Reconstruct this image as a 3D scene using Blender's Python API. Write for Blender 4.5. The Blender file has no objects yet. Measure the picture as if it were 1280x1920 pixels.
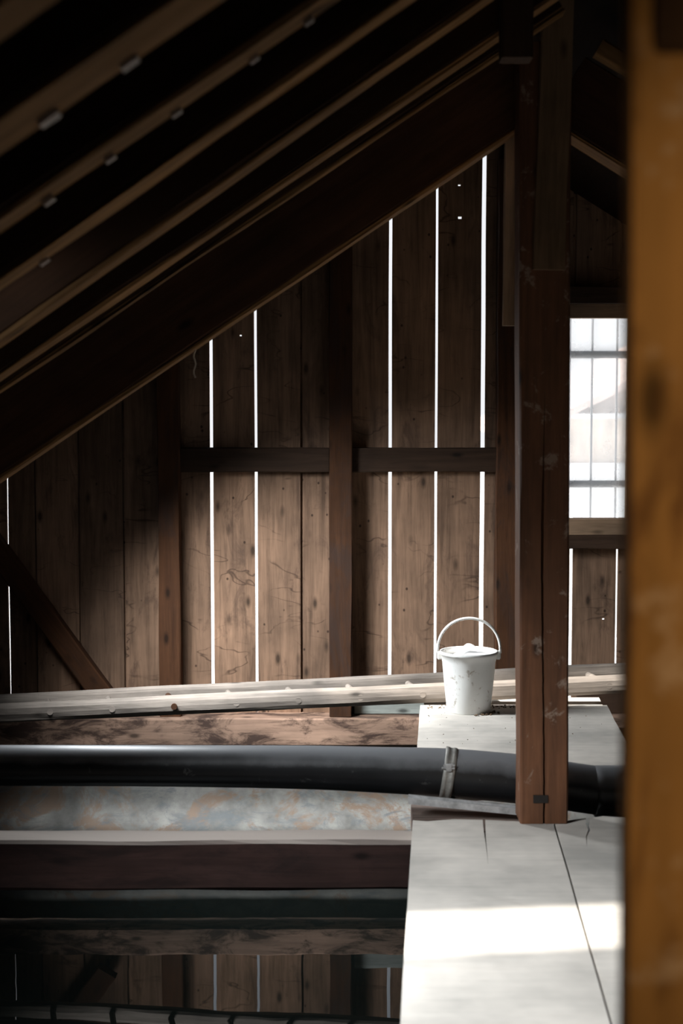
import bpy, bmesh, math, random
from mathutils import Vector, Matrix, noise

random.seed(7)
SC = bpy.context.scene
COL = SC.collection

# ------------------------------------------------------------------ camera
F, HZ, H = 2800.0, 750.0, 1.5
PITCH = math.atan((960 - HZ) / F)
cam_d = bpy.data.cameras.new('camera')
cam = bpy.data.objects.new('camera', cam_d)
COL.objects.link(cam)
cam_d.sensor_fit = 'VERTICAL'
cam_d.sensor_height = 36.0
cam_d.sensor_width = 24.0
cam_d.lens = F / 1920 * 36.0
cam_d.clip_start = 0.05
cam.location = (0, 0, H)
cam.rotation_euler = (math.pi / 2 - PITCH, 0, 0)
cam_d.dof.use_dof = True
cam_d.dof.focus_distance = 7.3
cam_d.dof.aperture_fstop = 3.2
SC.camera = cam

# ------------------------------------------------------------------ view and light
SC.view_settings.view_transform = 'Standard'
SC.view_settings.look = 'None'
SC.view_settings.gamma = 1
SC.view_settings.use_curve_mapping = False
SC.view_settings.exposure = 0.0

SKY_STRENGTH = 1.0
SUN_STRENGTH = 11.0
SUN_ELEV, SUN_AZ = math.radians(40), math.radians(16)   # travels to +X and a little +Y
SKYLIGHT_NEAR, SKYLIGHT_FAR = 44.0, 40.0
POST_FILL_POWER = 52.0
REAR_FILL_POWER = 0.8

w = bpy.data.worlds.new('sky'); SC.world = w
w.use_nodes = True
nt = w.node_tree
bg = nt.nodes['Background']
tc = nt.nodes.new('ShaderNodeTexCoord')
sx = nt.nodes.new('ShaderNodeSeparateXYZ')
cr = nt.nodes.new('ShaderNodeValToRGB')
cr.color_ramp.elements[0].position = 0.54; cr.color_ramp.elements[0].color = (0.92, 0.93, 0.95, 1)
cr.color_ramp.elements[1].position = 0.85; cr.color_ramp.elements[1].color = (0.72, 0.85, 1.0, 1)
mp = nt.nodes.new('ShaderNodeMath'); mp.operation = 'MULTIPLY_ADD'
mp.inputs[1].default_value = 0.5; mp.inputs[2].default_value = 0.5
nt.links.new(tc.outputs['Generated'], sx.inputs[0])
nt.links.new(sx.outputs['Z'], mp.inputs[0])
nt.links.new(mp.outputs[0], cr.inputs[0])
nt.links.new(cr.outputs[0], bg.inputs['Color'])
bg.inputs['Strength'].default_value = SKY_STRENGTH

def add_light(name, kind, loc, direction, energy, color, **kw):
    d = bpy.data.lights.new(name, kind)
    d.energy = energy; d.color = color
    for k, v in kw.items(): setattr(d, k, v)
    o = bpy.data.objects.new(name, d); COL.objects.link(o)
    o.location = loc
    o.rotation_euler = Vector(direction).to_track_quat('-Z', 'Y').to_euler()
    return o

SUN_DIR = Vector((math.cos(SUN_ELEV) * math.cos(SUN_AZ), math.cos(SUN_ELEV) * math.sin(SUN_AZ), -math.sin(SUN_ELEV)))
add_light('sun', 'SUN', (-6, -2, 6), SUN_DIR, SUN_STRENGTH, (1.0, 0.95, 0.88), angle=math.radians(2.0))

# roof geometry: rafter undersides lie on  z = ZU + SL * X  (left slope), ridge at XR
SL, XR = 0.69, 0.72
ZU = H + 0.78
ROOF_OFF = 0.17
SLOPE_N = Vector((SL, 0, -1)).normalized()            # into the room from the left slope
# the two skylight strips of the left roof slope: (x0, x1, y0, y1)
HOLES = [(-1.56, -0.78, 3.46, 3.80), (-1.62, -0.70, 6.66, 7.02)]
for nm, (x0, x1, y0, y1), e in (('skylight_near', HOLES[0], SKYLIGHT_NEAR), ('skylight_far', HOLES[1], SKYLIGHT_FAR)):
    xm = (x0 + x1) / 2
    l = add_light(nm, 'AREA', (xm - 0.06, (y0 + y1) / 2, ZU + SL * xm - 0.12), SLOPE_N, e, (0.93, 0.97, 1.0), spread=math.radians(112 if nm == 'skylight_near' else 94),
                  shape='RECTANGLE', size=(y1 - y0) * 0.98, size_y=(x1 - x0) * math.hypot(1, SL) * 0.98)
    aim = SLOPE_N if nm == 'skylight_near' else Vector((0.68, 0.36, -0.85)).normalized()
    along = Vector((1, 0, SL)).normalized()
    zz = -aim; yy = (along - zz * along.dot(zz)).normalized(); xx = yy.cross(zz)
    l.rotation_euler = Matrix(((xx.x, yy.x, zz.x), (xx.y, yy.y, zz.y), (xx.z, yy.z, zz.z))).to_euler()
add_light('pipe_fill', 'AREA', (-1.12, 6.78, ZU + SL * -1.12 - 0.14), Vector((0.55, -0.6, -0.75)), 16.0, (0.93, 0.97, 1.0), shape='RECTANGLE', size=0.3, size_y=0.8, spread=math.radians(110))  # added fill, brightens the pipe and the beam top from behind
# added unseen fills: warm spot for the foreground post, faint area light behind camera
add_light('post_fill', 'SPOT', (0.12, -0.6, 1.35), (0.62, 1.9, 0.0), POST_FILL_POWER, (1.0, 0.68, 0.34), shadow_soft_size=0.06, spot_size=math.radians(44), spot_blend=0.6)
add_light('rear_fill', 'AREA', (0.6, -2.2, 0.9), (0, 1, 0.0), REAR_FILL_POWER, (0.95, 0.95, 1.0), shape='RECTANGLE', size=1.2, size_y=1.8)

# ------------------------------------------------------------------ helpers
cp, sp = math.cos(PITCH), math.sin(PITCH)
def ray(px, py):
    x, y = (px - 640) / F, -(py - 960) / F
    return Vector((x, cp + y * sp, -sp + y * cp))
def P(px, py, Y):
    d = ray(px, py); return Vector((0, 0, H)) + d * (Y / d.y)
def G(px, py, z=0.0):
    d = ray(px, py); return Vector((0, 0, H)) + d * ((z - H) / d.z)
def Z(py, Y): return P(640, py, Y).z
def X(px, Y, py=960): return P(px, py, Y).x

def link_bm(name, bm, mat=None, parent=None, matrix=None, smooth=False):
    bmesh.ops.recalc_face_normals(bm, faces=bm.faces)
    me = bpy.data.meshes.new(name); bm.to_mesh(me); bm.free()
    if smooth:
        for p in me.polygons: p.use_smooth = True
    if mat: me.materials.append(mat)
    o = bpy.data.objects.new(name, me); COL.objects.link(o)
    if matrix is not None: o.matrix_world = matrix
    if parent is not None:
        o.parent = parent
        o.matrix_parent_inverse = parent.matrix_basis.inverted()
    return o
def tag(o, label=None, cat=None, group=None, kind=None):
    for k, v in (('label', label), ('category', cat), ('group', group), ('kind', kind)):
        if v: o[k] = v
    return o
def empty(name, loc=(0, 0, 0)):
    o = bpy.data.objects.new(name, None); COL.objects.link(o); o.location = loc; o.empty_display_size = 0.1
    return o

def add_box(bm, lo, hi):
    vs = [bm.verts.new((x, y, z)) for x in (lo[0], hi[0]) for y in (lo[1], hi[1]) for z in (lo[2], hi[2])]
    for f in ((0, 1, 3, 2), (4, 6, 7, 5), (0, 4, 5, 1), (2, 3, 7, 6), (0, 2, 6, 4), (1, 5, 7, 3)):
        bm.faces.new([vs[i] for i in f])
def box(name, lo, hi, mat, parent=None, bevel=0.0):
    bm = bmesh.new()
    c = [(a + b) / 2 for a, b in zip(lo, hi)]
    add_box(bm, [a - m for a, m in zip(lo, c)], [b - m for b, m in zip(hi, c)])
    if bevel: bmesh.ops.bevel(bm, geom=bm.edges[:], offset=bevel, segments=2, affect='EDGES', profile=0.5)
    return link_bm(name, bm, mat, parent, Matrix.Translation(c))

def loft(bm, rings, cap=True):
    rows = [[bm.verts.new(p) for p in r] for r in rings]
    n = len(rows[0])
    for a, b in zip(rows, rows[1:]):
        for i in range(n):
            bm.faces.new((a[i], a[(i + 1) % n], b[(i + 1) % n], b[i]))
    if cap:
        bm.faces.new(rows[0][::-1]); bm.faces.new(rows[-1])
    return rows

def frame(p0, p1, up):
    x = (p1 - p0).normalized(); up = Vector(up)
    y = up.cross(x).normalized(); z = x.cross(y)
    return Matrix((( x.x, y.x, z.x, p0.x), (x.y, y.y, z.y, p0.y), (x.z, y.z, z.z, p0.z), (0, 0, 0, 1)))

def beam(name, p0, p1, w, h, mat, parent=None, up=(0, 0, 1), bevel=0.008, jit=0.003, seed=0, step=0.12, section=None, anchor=(0, 0)):
    """squared timber from p0 to p1; local X along, Y = width w, Z = height h.  anchor shifts the section by (ay*w, az*h)"""
    p0, p1 = Vector(p0), Vector(p1)
    L = (p1 - p0).length
    n = max(2, int(L / step))
    rings = []
    oy, oz = anchor[0] * w, anchor[1] * h
    for i in range(n + 1):
        t = i / n
        x = t * L
        if section: pts = section(t)
        else:
            a, b, c = w / 2, h / 2, bevel
            pts = [(-a + c, -b), (0, -b), (a - c, -b), (a, -b + c), (a, 0), (a, b - c), (a - c, b), (0, b), (-a + c, b), (-a, b - c), (-a, 0), (-a, -b + c)]
        ring = []
        for k, (y, z) in enumerate(pts):
            jy = noise.noise((x * 2.3 + seed * 7.1, k * 3.3, 1.7)) * jit * 2
            jz = noise.noise((x * 2.1 + seed * 5.3, k * 2.9, 9.1)) * jit * 2
            ring.append((x, y + jy + oy, z + jz + oz))
        rings.append(ring)
    bm = bmesh.new(); loft(bm, rings)
    return link_bm(name, bm, mat, parent, frame(p0, p1, up))

def tube(bm, pts, radii, seg=16, cap=True):
    pts = [Vector(p) for p in pts]
    rings = []
    prev = None
    for i, p in enumerate(pts):
        d = (pts[min(i + 1, len(pts) - 1)] - pts[max(i - 1, 0)]).normalized()
        if prev is None:
            a = d.orthogonal().normalized()
        else:
            a = (prev - d * prev.dot(d)).normalized()
        prev = a
        b = d.cross(a)
        r = radii[i] if hasattr(radii, '__len__') else radii
        rings.append([p + (a * math.cos(2 * math.pi * k / seg) + b * math.sin(2 * math.pi * k / seg)) * r for k in range(seg)])
    loft(bm, rings, cap)

def prism(name, poly, z0, z1, mat, parent=None, kind_axis='z'):
    bm = bmesh.new()
    lo = [bm.verts.new((x, y, z0)) for x, y in poly]
    f = bm.faces.new(lo)
    r = bmesh.ops.extrude_face_region(bm, geom=[f])
    for v in r['geom']:
        if isinstance(v, bmesh.types.BMVert): v.co.z = z1
    return link_bm(name, bm, mat, parent)

def grid_slab(xs, zs, holes, y0, y1):
    """slab in the XZ plane with missing cells (i, j)"""
    bm = bmesh.new()
    xs, zs = sorted(xs), sorted(zs)
    v = {}
    def gv(i, j, s):
        if (i, j, s) not in v: v[(i, j, s)] = bm.verts.new((xs[i], y0 if s == 0 else y1, zs[j]))
        return v[(i, j, s)]
    nx, nz = len(xs) - 1, len(zs) - 1
    solid = lambda i, j: 0 <= i < nx and 0 <= j < nz and (i, j) not in holes
    for i in range(nx):
        for j in range(nz):
            if not solid(i, j): continue
            for s in (0, 1):
                bm.faces.new([gv(i, j, s), gv(i + 1, j, s), gv(i + 1, j + 1, s), gv(i, j + 1, s)])
            if not solid(i - 1, j): bm.faces.new([gv(i, j, 0), gv(i, j + 1, 0), gv(i, j + 1, 1), gv(i, j, 1)])
            if not solid(i + 1, j): bm.faces.new([gv(i + 1, j, 0), gv(i + 1, j + 1, 0), gv(i + 1, j + 1, 1), gv(i + 1, j, 1)])
            if not solid(i, j - 1): bm.faces.new([gv(i, j, 0), gv(i + 1, j, 0), gv(i + 1, j, 1), gv(i, j, 1)])
            if not solid(i, j + 1): bm.faces.new([gv(i, j + 1, 0), gv(i + 1, j + 1, 0), gv(i + 1, j + 1, 1), gv(i, j + 1, 1)])
    return bm

# ------------------------------------------------------------------ materials
class NT:
    def __init__(s, name, rough=0.8):
        s.m = bpy.data.materials.new(name); s.m.use_nodes = True
        s.t = s.m.node_tree; s.b = s.t.nodes['Principled BSDF']
        s.b.inputs['Roughness'].default_value = rough
    def n(s, typ, **kw):
        o = s.t.nodes.new('ShaderNode' + typ)
        for k, v in kw.items():
            if hasattr(o, k): setattr(o, k, v)
        return o
    def l(s, a, b): s.t.links.new(a, b)
    def ramp(s, src, stops):
        r = s.n('ValToRGB'); e = r.color_ramp.elements
        while len(e) < len(stops): e.new(0.5)
        for el, (p, c) in zip(e, stops):
            el.position = p; el.color = (*c, 1) if len(c) == 3 else c
        s.l(src, r.inputs[0]); return r.outputs[0]
    def mix(s, fac, a, b, mode='MIX'):
        m = s.n('Mix'); m.data_type = 'RGBA'; m.blend_type = mode
        for sock, val in ((m.inputs[0], fac), (m.inputs[6], a), (m.inputs[7], b)):
            if hasattr(val, 'links'): s.l(val, sock)
            else: sock.default_value = val if not isinstance(val, tuple) else ((*val, 1) if len(val) == 3 else val)
        return m.outputs[2]
    def noise(s, vec, scale, detail=4, rough=0.55, dist=0.0):
        o = s.n('TexNoise'); o.inputs['Scale'].default_value = scale; o.inputs['Detail'].default_value = detail
        o.inputs['Roughness'].default_value = rough; o.inputs['Distortion'].default_value = dist
        s.l(vec, o.inputs['Vector']); return o.outputs['Fac']

def g(c, k): return tuple(min(1, x * k) for x in c)

def wood(name, base, axis='X', dark=0.45, light=1.35, grain=1.0, knots=True, stain=None, stain_amt=0.5, stain_lo=0.5, rough=0.82, bump=0.35, dust_sheen=None, spec=0.25, flake=None, vary=0.35, stain_scale=2.2, flake_lo=0.62, veins=None):
    m = NT(name, rough)
    m.b.inputs['Specular IOR Level'].default_value = spec
    tc = m.n('TexCoord'); oi = m.n('ObjectInfo')
    off = m.n('VectorMath'); off.operation = 'MULTIPLY_ADD'
    cmb = m.n('CombineXYZ')
    for i in range(3): m.l(oi.outputs['Random'], cmb.inputs[i])
    m.l(cmb.outputs[0], off.inputs[0]); off.inputs[1].default_value = (37, 23, 51); m.l(tc.outputs['Object'], off.inputs[2])
    vec = off.outputs[0]
    mp = m.n('Mapping'); s = {'X': (0.9, 14, 14), 'Y': (14, 0.9, 14), 'Z': (14, 14, 0.9)}[axis]
    mp.inputs['Scale'].default_value = [v * grain for v in s]; m.l(vec, mp.inputs[0])
    fine = m.noise(mp.outputs[0], 4.0, 6, 0.65, 0.6)
    mid = m.noise(mp.outputs[0], 1.2, 4, 0.55, 1.2)
    patch = m.noise(vec, 2.2, 4, 0.6)
    c = m.ramp(fine, [(0.25, g(base, dark)), (0.5, base), (0.78, g(base, light))])
    c2 = m.ramp(mid, [(0.3, g(base, dark * 1.1)), (0.65, g(base, light * 0.95))])
    c = m.mix(0.5, c, c2)
    pv = m.ramp(patch, [(0.3, (0.55, 0.55, 0.55)), (0.7, (1.25, 1.22, 1.2))])
    c = m.mix(0.8, c, pv, 'MULTIPLY')
    # every timber has its own tone
    rv = m.ramp(oi.outputs['Random'], [(0, (1 - vary, 1 - vary, 1 - vary)), (1, (1 + vary * 0.6, 1 + vary * 0.55, 1 + vary * 0.5))])
    c = m.mix(1.0, c, rv, 'MULTIPLY')
    if knots:
        mk = m.n('Mapping'); ks = {'X': (3.6, 8.5, 8.5), 'Y': (8.5, 3.6, 8.5), 'Z': (8.5, 8.5, 3.6)}[axis]
        mk.inputs['Scale'].default_value = ks; m.l(vec, mk.inputs[0])
        vo = m.n('TexVoronoi'); vo.inputs['Scale'].default_value = 1.0; m.l(mk.outputs[0], vo.inputs['Vector'])
        kf = m.ramp(vo.outputs['Distance'], [(0.06, (0.9, 0.9, 0.9)), (0.11, (0.4, 0.4, 0.4)), (0.17, (0, 0, 0))])
        c = m.mix(kf, c, g(base, 0.16))
    if stain:
        ms = m.n('Mapping'); ms.inputs['Scale'].default_value = {'X': (0.8, 2.4, 2.4), 'Y': (2.4, 0.8, 2.4), 'Z': (2.4, 2.4, 0.8)}[axis]; m.l(vec, ms.inputs[0])
        sn = m.noise(ms.outputs[0], stain_scale, 8, 0.72, 0.8)
        sf = m.ramp(sn, [(stain_lo, (0, 0, 0)), (stain_lo + 0.12, (stain_amt,) * 3)])
        c = m.mix(sf, c, stain)
    if veins:
        mv = m.n('Mapping'); mv.inputs['Scale'].default_value = {'X': (6, 2.2, 2.2), 'Y': (2.2, 6, 2.2), 'Z': (2.2, 2.2, 6)}[axis]; m.l(vec, mv.inputs[0])
        vn = m.noise(mv.outputs[0], 1.0, 3, 0.5, 0.4)
        vf = m.ramp(vn, [(0.488, (0, 0, 0)), (0.5, (0.7, 0.7, 0.7)), (0.512, (0, 0, 0))])
        vm = m.ramp(m.noise(vec, 4.0, 3), [(0.48, (0, 0, 0)), (0.6, (1, 1, 1))])
        vk = m.mix(1.0, vf, vm, 'MULTIPLY')
        c = m.mix(vk, c, veins)
        # dark dots of nails and old fixings
        mk2 = m.n('Mapping'); mk2.inputs['Location'].default_value = (5.2, 1.7, 8.8); mk2.inputs['Scale'].default_value = (11, 11, 9); m.l(vec, mk2.inputs[0])
        vo2 = m.n('TexVoronoi'); vo2.inputs['Scale'].default_value = 1.0; m.l(mk2.outputs[0], vo2.inputs['Vector'])
        c = m.mix(m.ramp(vo2.outputs['Distance'], [(0.05, (0.85,) * 3), (0.09, (0, 0, 0))]), c, veins)
    if flake:
        fn = m.noise(vec, 9, 8, 0.7, 0.4)
        ff = m.ramp(fn, [(flake_lo, (0, 0, 0)), (flake_lo + 0.06, (0.7, 0.7, 0.7))])
        c = m.mix(ff, c, flake)
    if dust_sheen:
        ge = m.n('NewGeometry'); sz = m.n('SeparateXYZ'); m.l(ge.outputs['Normal'], sz.inputs[0])
        df = m.ramp(sz.outputs['Z'], [(0.5, (0, 0, 0)), (0.9, (0.8, 0.8, 0.8))])
        c = m.mix(df, c, dust_sheen)
    m.l(c, m.b.inputs['Base Color'])
    bp = m.n('Bump'); bp.inputs['Strength'].default_value = bump; bp.inputs['Distance'].default_value = 0.004
    m.l(fine, bp.inputs['Height']); m.l(bp.outputs[0], m.b.inputs['Normal'])
    return m.m

def plain(name, base, rough=0.5, metal=0.0, var=0.25, scale=8, bump=0.0, stain=None, stain_lo=0.55, stain_scale=10, spec=0.5, coords='Object', dust_sheen=None, stain2=None):
    m = NT(name, rough); m.b.inputs['Metallic'].default_value = metal
    m.b.inputs['Specular IOR Level'].default_value = spec
    tc = m.n('TexCoord'); vec = tc.outputs[coords]
    nz = m.noise(vec, scale, 5, 0.6)
    c = m.ramp(nz, [(0.3, g(base, 1 - var)), (0.7, g(base, 1 + var))])
    if stain:
        sn = m.noise(vec, stain_scale, 8, 0.72, 0.5)
        sf = m.ramp(sn, [(stain_lo, (0, 0, 0)), (stain_lo + 0.08, (0.85,) * 3)])
        c = m.mix(sf, c, stain)
    if stain2:
        mp2 = m.n('Mapping'); mp2.inputs['Location'].default_value = (3.1, 7.7, 1.3); mp2.inputs['Scale'].default_value = (0.7, 1.6, 1.6); m.l(vec, mp2.inputs[0])
        s2 = m.noise(mp2.outputs[0], stain_scale * 1.3, 9, 0.75, 0.7)
        c = m.mix(m.ramp(s2, [(0.5, (0, 0, 0)), (0.6, (0.8,) * 3)]), c, stain2)
    if dust_sheen:  # upward faces paler: dust plus a painted highlight
        ge = m.n('NewGeometry'); sz = m.n('SeparateXYZ'); m.l(ge.outputs['Normal'], sz.inputs[0])
        ad = m.n('Math'); ad.operation = 'MULTIPLY_ADD'; ad.inputs[1].default_value = 0.5; m.l(nz, ad.inputs[0]); m.l(sz.outputs['Z'], ad.inputs[2])
        c = m.mix(m.ramp(ad.outputs[0], [(0.5, (0, 0, 0)), (1.25, (0.85,) * 3)]), c, dust_sheen)
    m.l(c, m.b.inputs['Base Color'])
    if bump:
        bp = m.n('Bump'); bp.inputs['Strength'].default_value = bump; bp.inputs['Distance'].default_value = 0.005
        m.l(nz, bp.inputs['Height']); m.l(bp.outputs[0], m.b.inputs['Normal'])
    return m.m

M = {}
M['wall'] = wood('wall_board_wood', (0.29, 0.18, 0.118), 'Z', stain=(0.09, 0.055, 0.04), stain_amt=0.6, stain_lo=0.54, stain_scale=3, vary=0.3, veins=(0.035, 0.02, 0.014), light=1.5, dark=0.38)
M['stud'] = wood('stud_wood', (0.10, 0.042, 0.018), 'X', stain=(0.04, 0.025, 0.02), stain_amt=0.6)
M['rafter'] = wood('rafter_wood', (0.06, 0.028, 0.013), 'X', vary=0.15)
M['lath'] = wood('lit_underside_wood', (0.37, 0.195, 0.075), 'X', vary=0.1, dark=0.35)  # paler than the rafter wood to paint the light on the undersides
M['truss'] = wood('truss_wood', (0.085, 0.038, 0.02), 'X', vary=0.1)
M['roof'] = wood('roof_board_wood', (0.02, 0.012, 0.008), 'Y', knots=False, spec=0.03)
M['fore'] = wood('orange_wood', (0.42, 0.235, 0.085), 'X', stain=(0.13, 0.055, 0.02), stain_amt=0.85, stain_lo=0.52, stain_scale=4.5, vary=0.0, grain=0.35, flake=(0.6, 0.44, 0.32), flake_lo=0.555)
M['post'] = wood('post_wood', (0.20, 0.085, 0.04), 'X', flake_lo=0.585, flake=(0.42, 0.31, 0.24), vary=0.0, spec=0.4, rough=0.6)
M['ladder'] = wood('weathered_wood', (0.29, 0.252, 0.218), 'X', dark=0.45, light=1.3, vary=0.05)
M['plank'] = wood('walkway_wood', (0.62, 0.585, 0.535), 'X', dark=0.82, light=1.1, knots=False, grain=0.7, vary=0.06, bump=0.2, stain=(0.36, 0.31, 0.27), stain_amt=0.35, stain_lo=0.6)
M['sill'] = wood('sill_wood', (0.34, 0.225, 0.165), 'X', stain=(0.05, 0.03, 0.024), stain_amt=0.9, stain_lo=0.46, stain_scale=4.5, grain=0.6)
M['cross'] = wood('cross_beam_wood', (0.05, 0.026, 0.022), 'X', stain=(0.018, 0.011, 0.010), stain_amt=0.7, dust_sheen=(0.52, 0.45, 0.40), vary=0.0)
M['pale'] = wood('pale_board_wood', (0.40, 0.44, 0.41), 'X', vary=0.0)
M['bearer'] = wood('bearer_wood', (0.36, 0.28, 0.24), 'X', vary=0.0, stain=(0.2, 0.12, 0.1))
M['frame'] = wood('window_frame_wood', (0.5, 0.34, 0.22), 'X', vary=0.1)
M['lapped'] = wood('lapped_plank_wood', (0.26, 0.16, 0.09), 'X', vary=0.0)
M['cleat'] = wood('cleat_wood', (0.55, 0.40, 0.27), 'X', vary=0.0)
M['railwood'] = wood('wall_rail_wood', (0.05, 0.029, 0.018), 'X', vary=0.05)
M['darkbeam'] = wood('dark_beam_wood', (0.085, 0.05, 0.032), 'X', vary=0.1)
M['zinc'] = plain('zinc_lining', (0.30, 0.29, 0.265), 0.6, 0.0, 0.45, 6, 0.15, stain=(0.30, 0.19, 0.12), stain_lo=0.5, stain_scale=3.5, stain2=(0.17, 0.19, 0.20))
M['steel'] = plain('grey_steel', (0.62, 0.62, 0.61), 0.5, 0.0)
M['galv'] = plain('galvanised_steel', (0.6, 0.6, 0.6), 0.5, 0.2, 0.3, 30)
M['clamp'] = plain('clamp_strap', (0.42, 0.41, 0.38), 0.55, 0.3, 0.3, 40)
M['pipe'] = plain('black_plastic', (0.015, 0.016, 0.018), 0.42, 0, 0.3, 6, 0.03, stain=(0.11, 0.11, 0.105), stain_lo=0.61, stain_scale=22, dust_sheen=(0.34, 0.35, 0.37))  # top highlight is painted in along with the dust
M['bucket'] = plain('white_plastic', (0.74, 0.745, 0.73), 0.45, 0, 0.05, 6, stain=(0.32, 0.27, 0.21), stain_lo=0.585, stain_scale=20)
M['white'] = plain('white_sheet', (0.8, 0.8, 0.8), 0.5, 0, 0.03, 6)
M['dirt'] = plain('dirt', (0.13, 0.085, 0.05), 0.95, 0, 0.5, 30)
M['iron'] = plain('dark_iron', (0.03, 0.025, 0.022), 0.6, 0.4)
M['clip'] = plain('pale_metal_clip', (0.42, 0.37, 0.33), 0.5, 0.2)
M['string'] = plain('string_fibre', (0.7, 0.62, 0.52), 0.9)
M['snow'] = plain('snow', (0.82, 0.84, 0.87), 0.9, 0, 0.04, 1)
M['siding'] = wood('siding_wood', (0.8, 0.66, 0.54), 'Z', knots=False, vary=0.0, grain=0.3)
M['plaster'] = plain('white_plaster', (0.85, 0.84, 0.82), 0.9, 0, 0.04, 2, stain=(0.7, 0.55, 0.42), stain_lo=0.62, stain_scale=1.6)
M['redroof'] = plain('roof_tiles', (0.55, 0.42, 0.37), 0.8, 0, 0.2, 3)
M['paint'] = plain('white_paint', (0.8, 0.8, 0.8), 0.6, 0, 0.03)
M['stone'] = plain('basin_concrete', (0.05, 0.05, 0.048), 0.9, 0, 0.4, 3)

gm = NT('glare_veil')  # translucent sheet added to lay sky glare over the window bars
tr = gm.n('BsdfTransparent'); tl = gm.n('BsdfTranslucent'); mx = gm.n('MixShader')
tl.inputs['Color'].default_value = (0.9, 0.9, 0.9, 1)
gtc = gm.n('TexCoord'); gf = gm.ramp(gm.noise(gtc.outputs['Object'], 7, 5), [(0.3, (0.26,) * 3), (0.7, (0.29,) * 3)])
gm.l(gf, mx.inputs[0]); gm.l(tr.outputs[0], mx.inputs[1]); gm.l(tl.outputs[0], mx.inputs[2])
gm.l(mx.outputs[0], gm.t.nodes['Material Output'].inputs['Surface'])
M['veil'] = gm.m
wm = NT('dark_water', 0.015); wm.b.inputs['Base Color'].default_value = (0.004, 0.0055, 0.005, 1); wm.b.inputs['IOR'].default_value = 1.36
tcw = wm.n('TexCoord'); wn = wm.noise(tcw.outputs['Object'], 2.2, 2, 0.4)
bpw = wm.n('Bump'); bpw.inputs['Strength'].default_value = 0.02; bpw.inputs['Distance'].default_value = 0.05
wm.l(wn, bpw.inputs['Height']); wm.l(bpw.outputs[0], wm.b.inputs['Normal'])
M['water'] = wm.m

# ------------------------------------------------------------------ shell
DW = 8.15                    # inner face of the board wall
DS = 8.0                     # front of the sill timber
sill_top, sill_bot = Z(1347, DS), Z(1399, DS)
WATER = (sill_top + Z(1791, DS)) / 2
XL, XRIGHT, YB, ZF = -2.62, 4.06, -2.6, WATER - 0.35

floor = box('floor', (XL - 0.2, YB - 0.2, ZF - 0.2), (XRIGHT + 0.2, DW + 0.3, ZF), M['stone']); tag(floor, kind='structure')
deck = box('floor_deck', (XL, YB, ZF), (XRIGHT, 1.55, -0.043), M['stone']); tag(deck, kind='structure')
SLR = 0.62
def roof_z(x): return ZU + ROOF_OFF + SL * x if x <= XR else ZU + ROOF_OFF + SL * XR - SLR * (x - XR)
wl = box('wall_left', (XL - 0.1, YB, ZF), (XL, DW + 0.1, roof_z(XL) + 0.02), M['stone']); tag(wl, kind='structure')
wr = box('wall_right', (XRIGHT, YB, ZF), (XRIGHT + 0.1, DW + 0.1, roof_z(XRIGHT) + 0.02), M['stone']); tag(wr, kind='structure')
bm = bmesh.new()
vs = [bm.verts.new(p) for p in ((XL, YB, ZF), (XRIGHT, YB, ZF), (XRIGHT, YB, roof_z(XRIGHT)), (XR, YB, roof_z(XR)), (XL, YB, roof_z(XL)))]
f = bm.faces.new(vs); r = bmesh.ops.extrude_face_region(bm, geom=[f])
for v in r['geom']:
    if isinstance(v, bmesh.types.BMVert): v.co.y -= 0.1
wf = link_bm('wall_front', bm, M['stone']); tag(wf, kind='structure')

ceil = empty('ceiling', (XR, 3, roof_z(XR))); tag(ceil, kind='structure')
xs = sorted({XL - 0.25, XR} | {h[k] for h in HOLES for k in (0, 1)})
ys = sorted({YB - 0.2, DW + 0.45} | {h[k] for h in HOLES for k in (2, 3)})
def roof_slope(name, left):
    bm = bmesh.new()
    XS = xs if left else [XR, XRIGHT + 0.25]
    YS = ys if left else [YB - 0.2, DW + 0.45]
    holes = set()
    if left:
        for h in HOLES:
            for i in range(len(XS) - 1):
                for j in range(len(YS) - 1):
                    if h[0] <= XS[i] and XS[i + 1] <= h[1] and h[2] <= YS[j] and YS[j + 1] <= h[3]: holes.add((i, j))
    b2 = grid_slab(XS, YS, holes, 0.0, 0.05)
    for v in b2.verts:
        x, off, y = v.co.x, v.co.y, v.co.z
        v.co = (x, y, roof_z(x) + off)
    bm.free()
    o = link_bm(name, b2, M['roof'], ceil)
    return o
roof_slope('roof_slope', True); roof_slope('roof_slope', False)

# ------------------------------------------------------------------ board wall with slits
wall = empty('wall_back', (0, DW, 0)); tag(wall, kind='structure')
T = 0.024
GAPS = [(-330, 3, 0), (-250, 3, 0), (-165, 3, 0), (-80, 3, 0), (14, 2.4, 1), (66, 3, 0), (148, 4, 0), (232, 4, 0), (316, 3, 0), (397, 6.2, 1), (480, 5.2, 1), (565, 4, 0), (648, 3, 0),
        (731, 6.2, 1), (817, 5.0, 1), (903.5, 8.2, 1), (988, 4, 0), (1071.5, 6, 1), (1158, 4.4, 1), (1243, 3, 0), (1330, 3, 0), (1420, 3, 0), (1510, 3, 0), (1600, 3, 0), (1690, 3, 0), (1780, 3, 0)]
win_x0, win_x1 = X(1060, DW), X(1182, DW)
win_z1, win_z0 = Z(597, DW), Z(971, DW)
LIGHT_HOLES = [(862, 408, 7), (861, 347, 5), (451, 629, 4), (1131, 1161, 5)]
def px_edges(i):
    a, b = GAPS[i], GAPS[i + 1]
    return X(a[0] + a[1] / 2, DW), X(b[0] - b[1] / 2, DW)
zb = sill_top - 0.10
edges = [(XL, X(GAPS[0][0] - 2, DW))] + [px_edges(i) for i in range(len(GAPS) - 1)] + [(X(GAPS[-1][0] + 2, DW), XRIGHT)]
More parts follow.
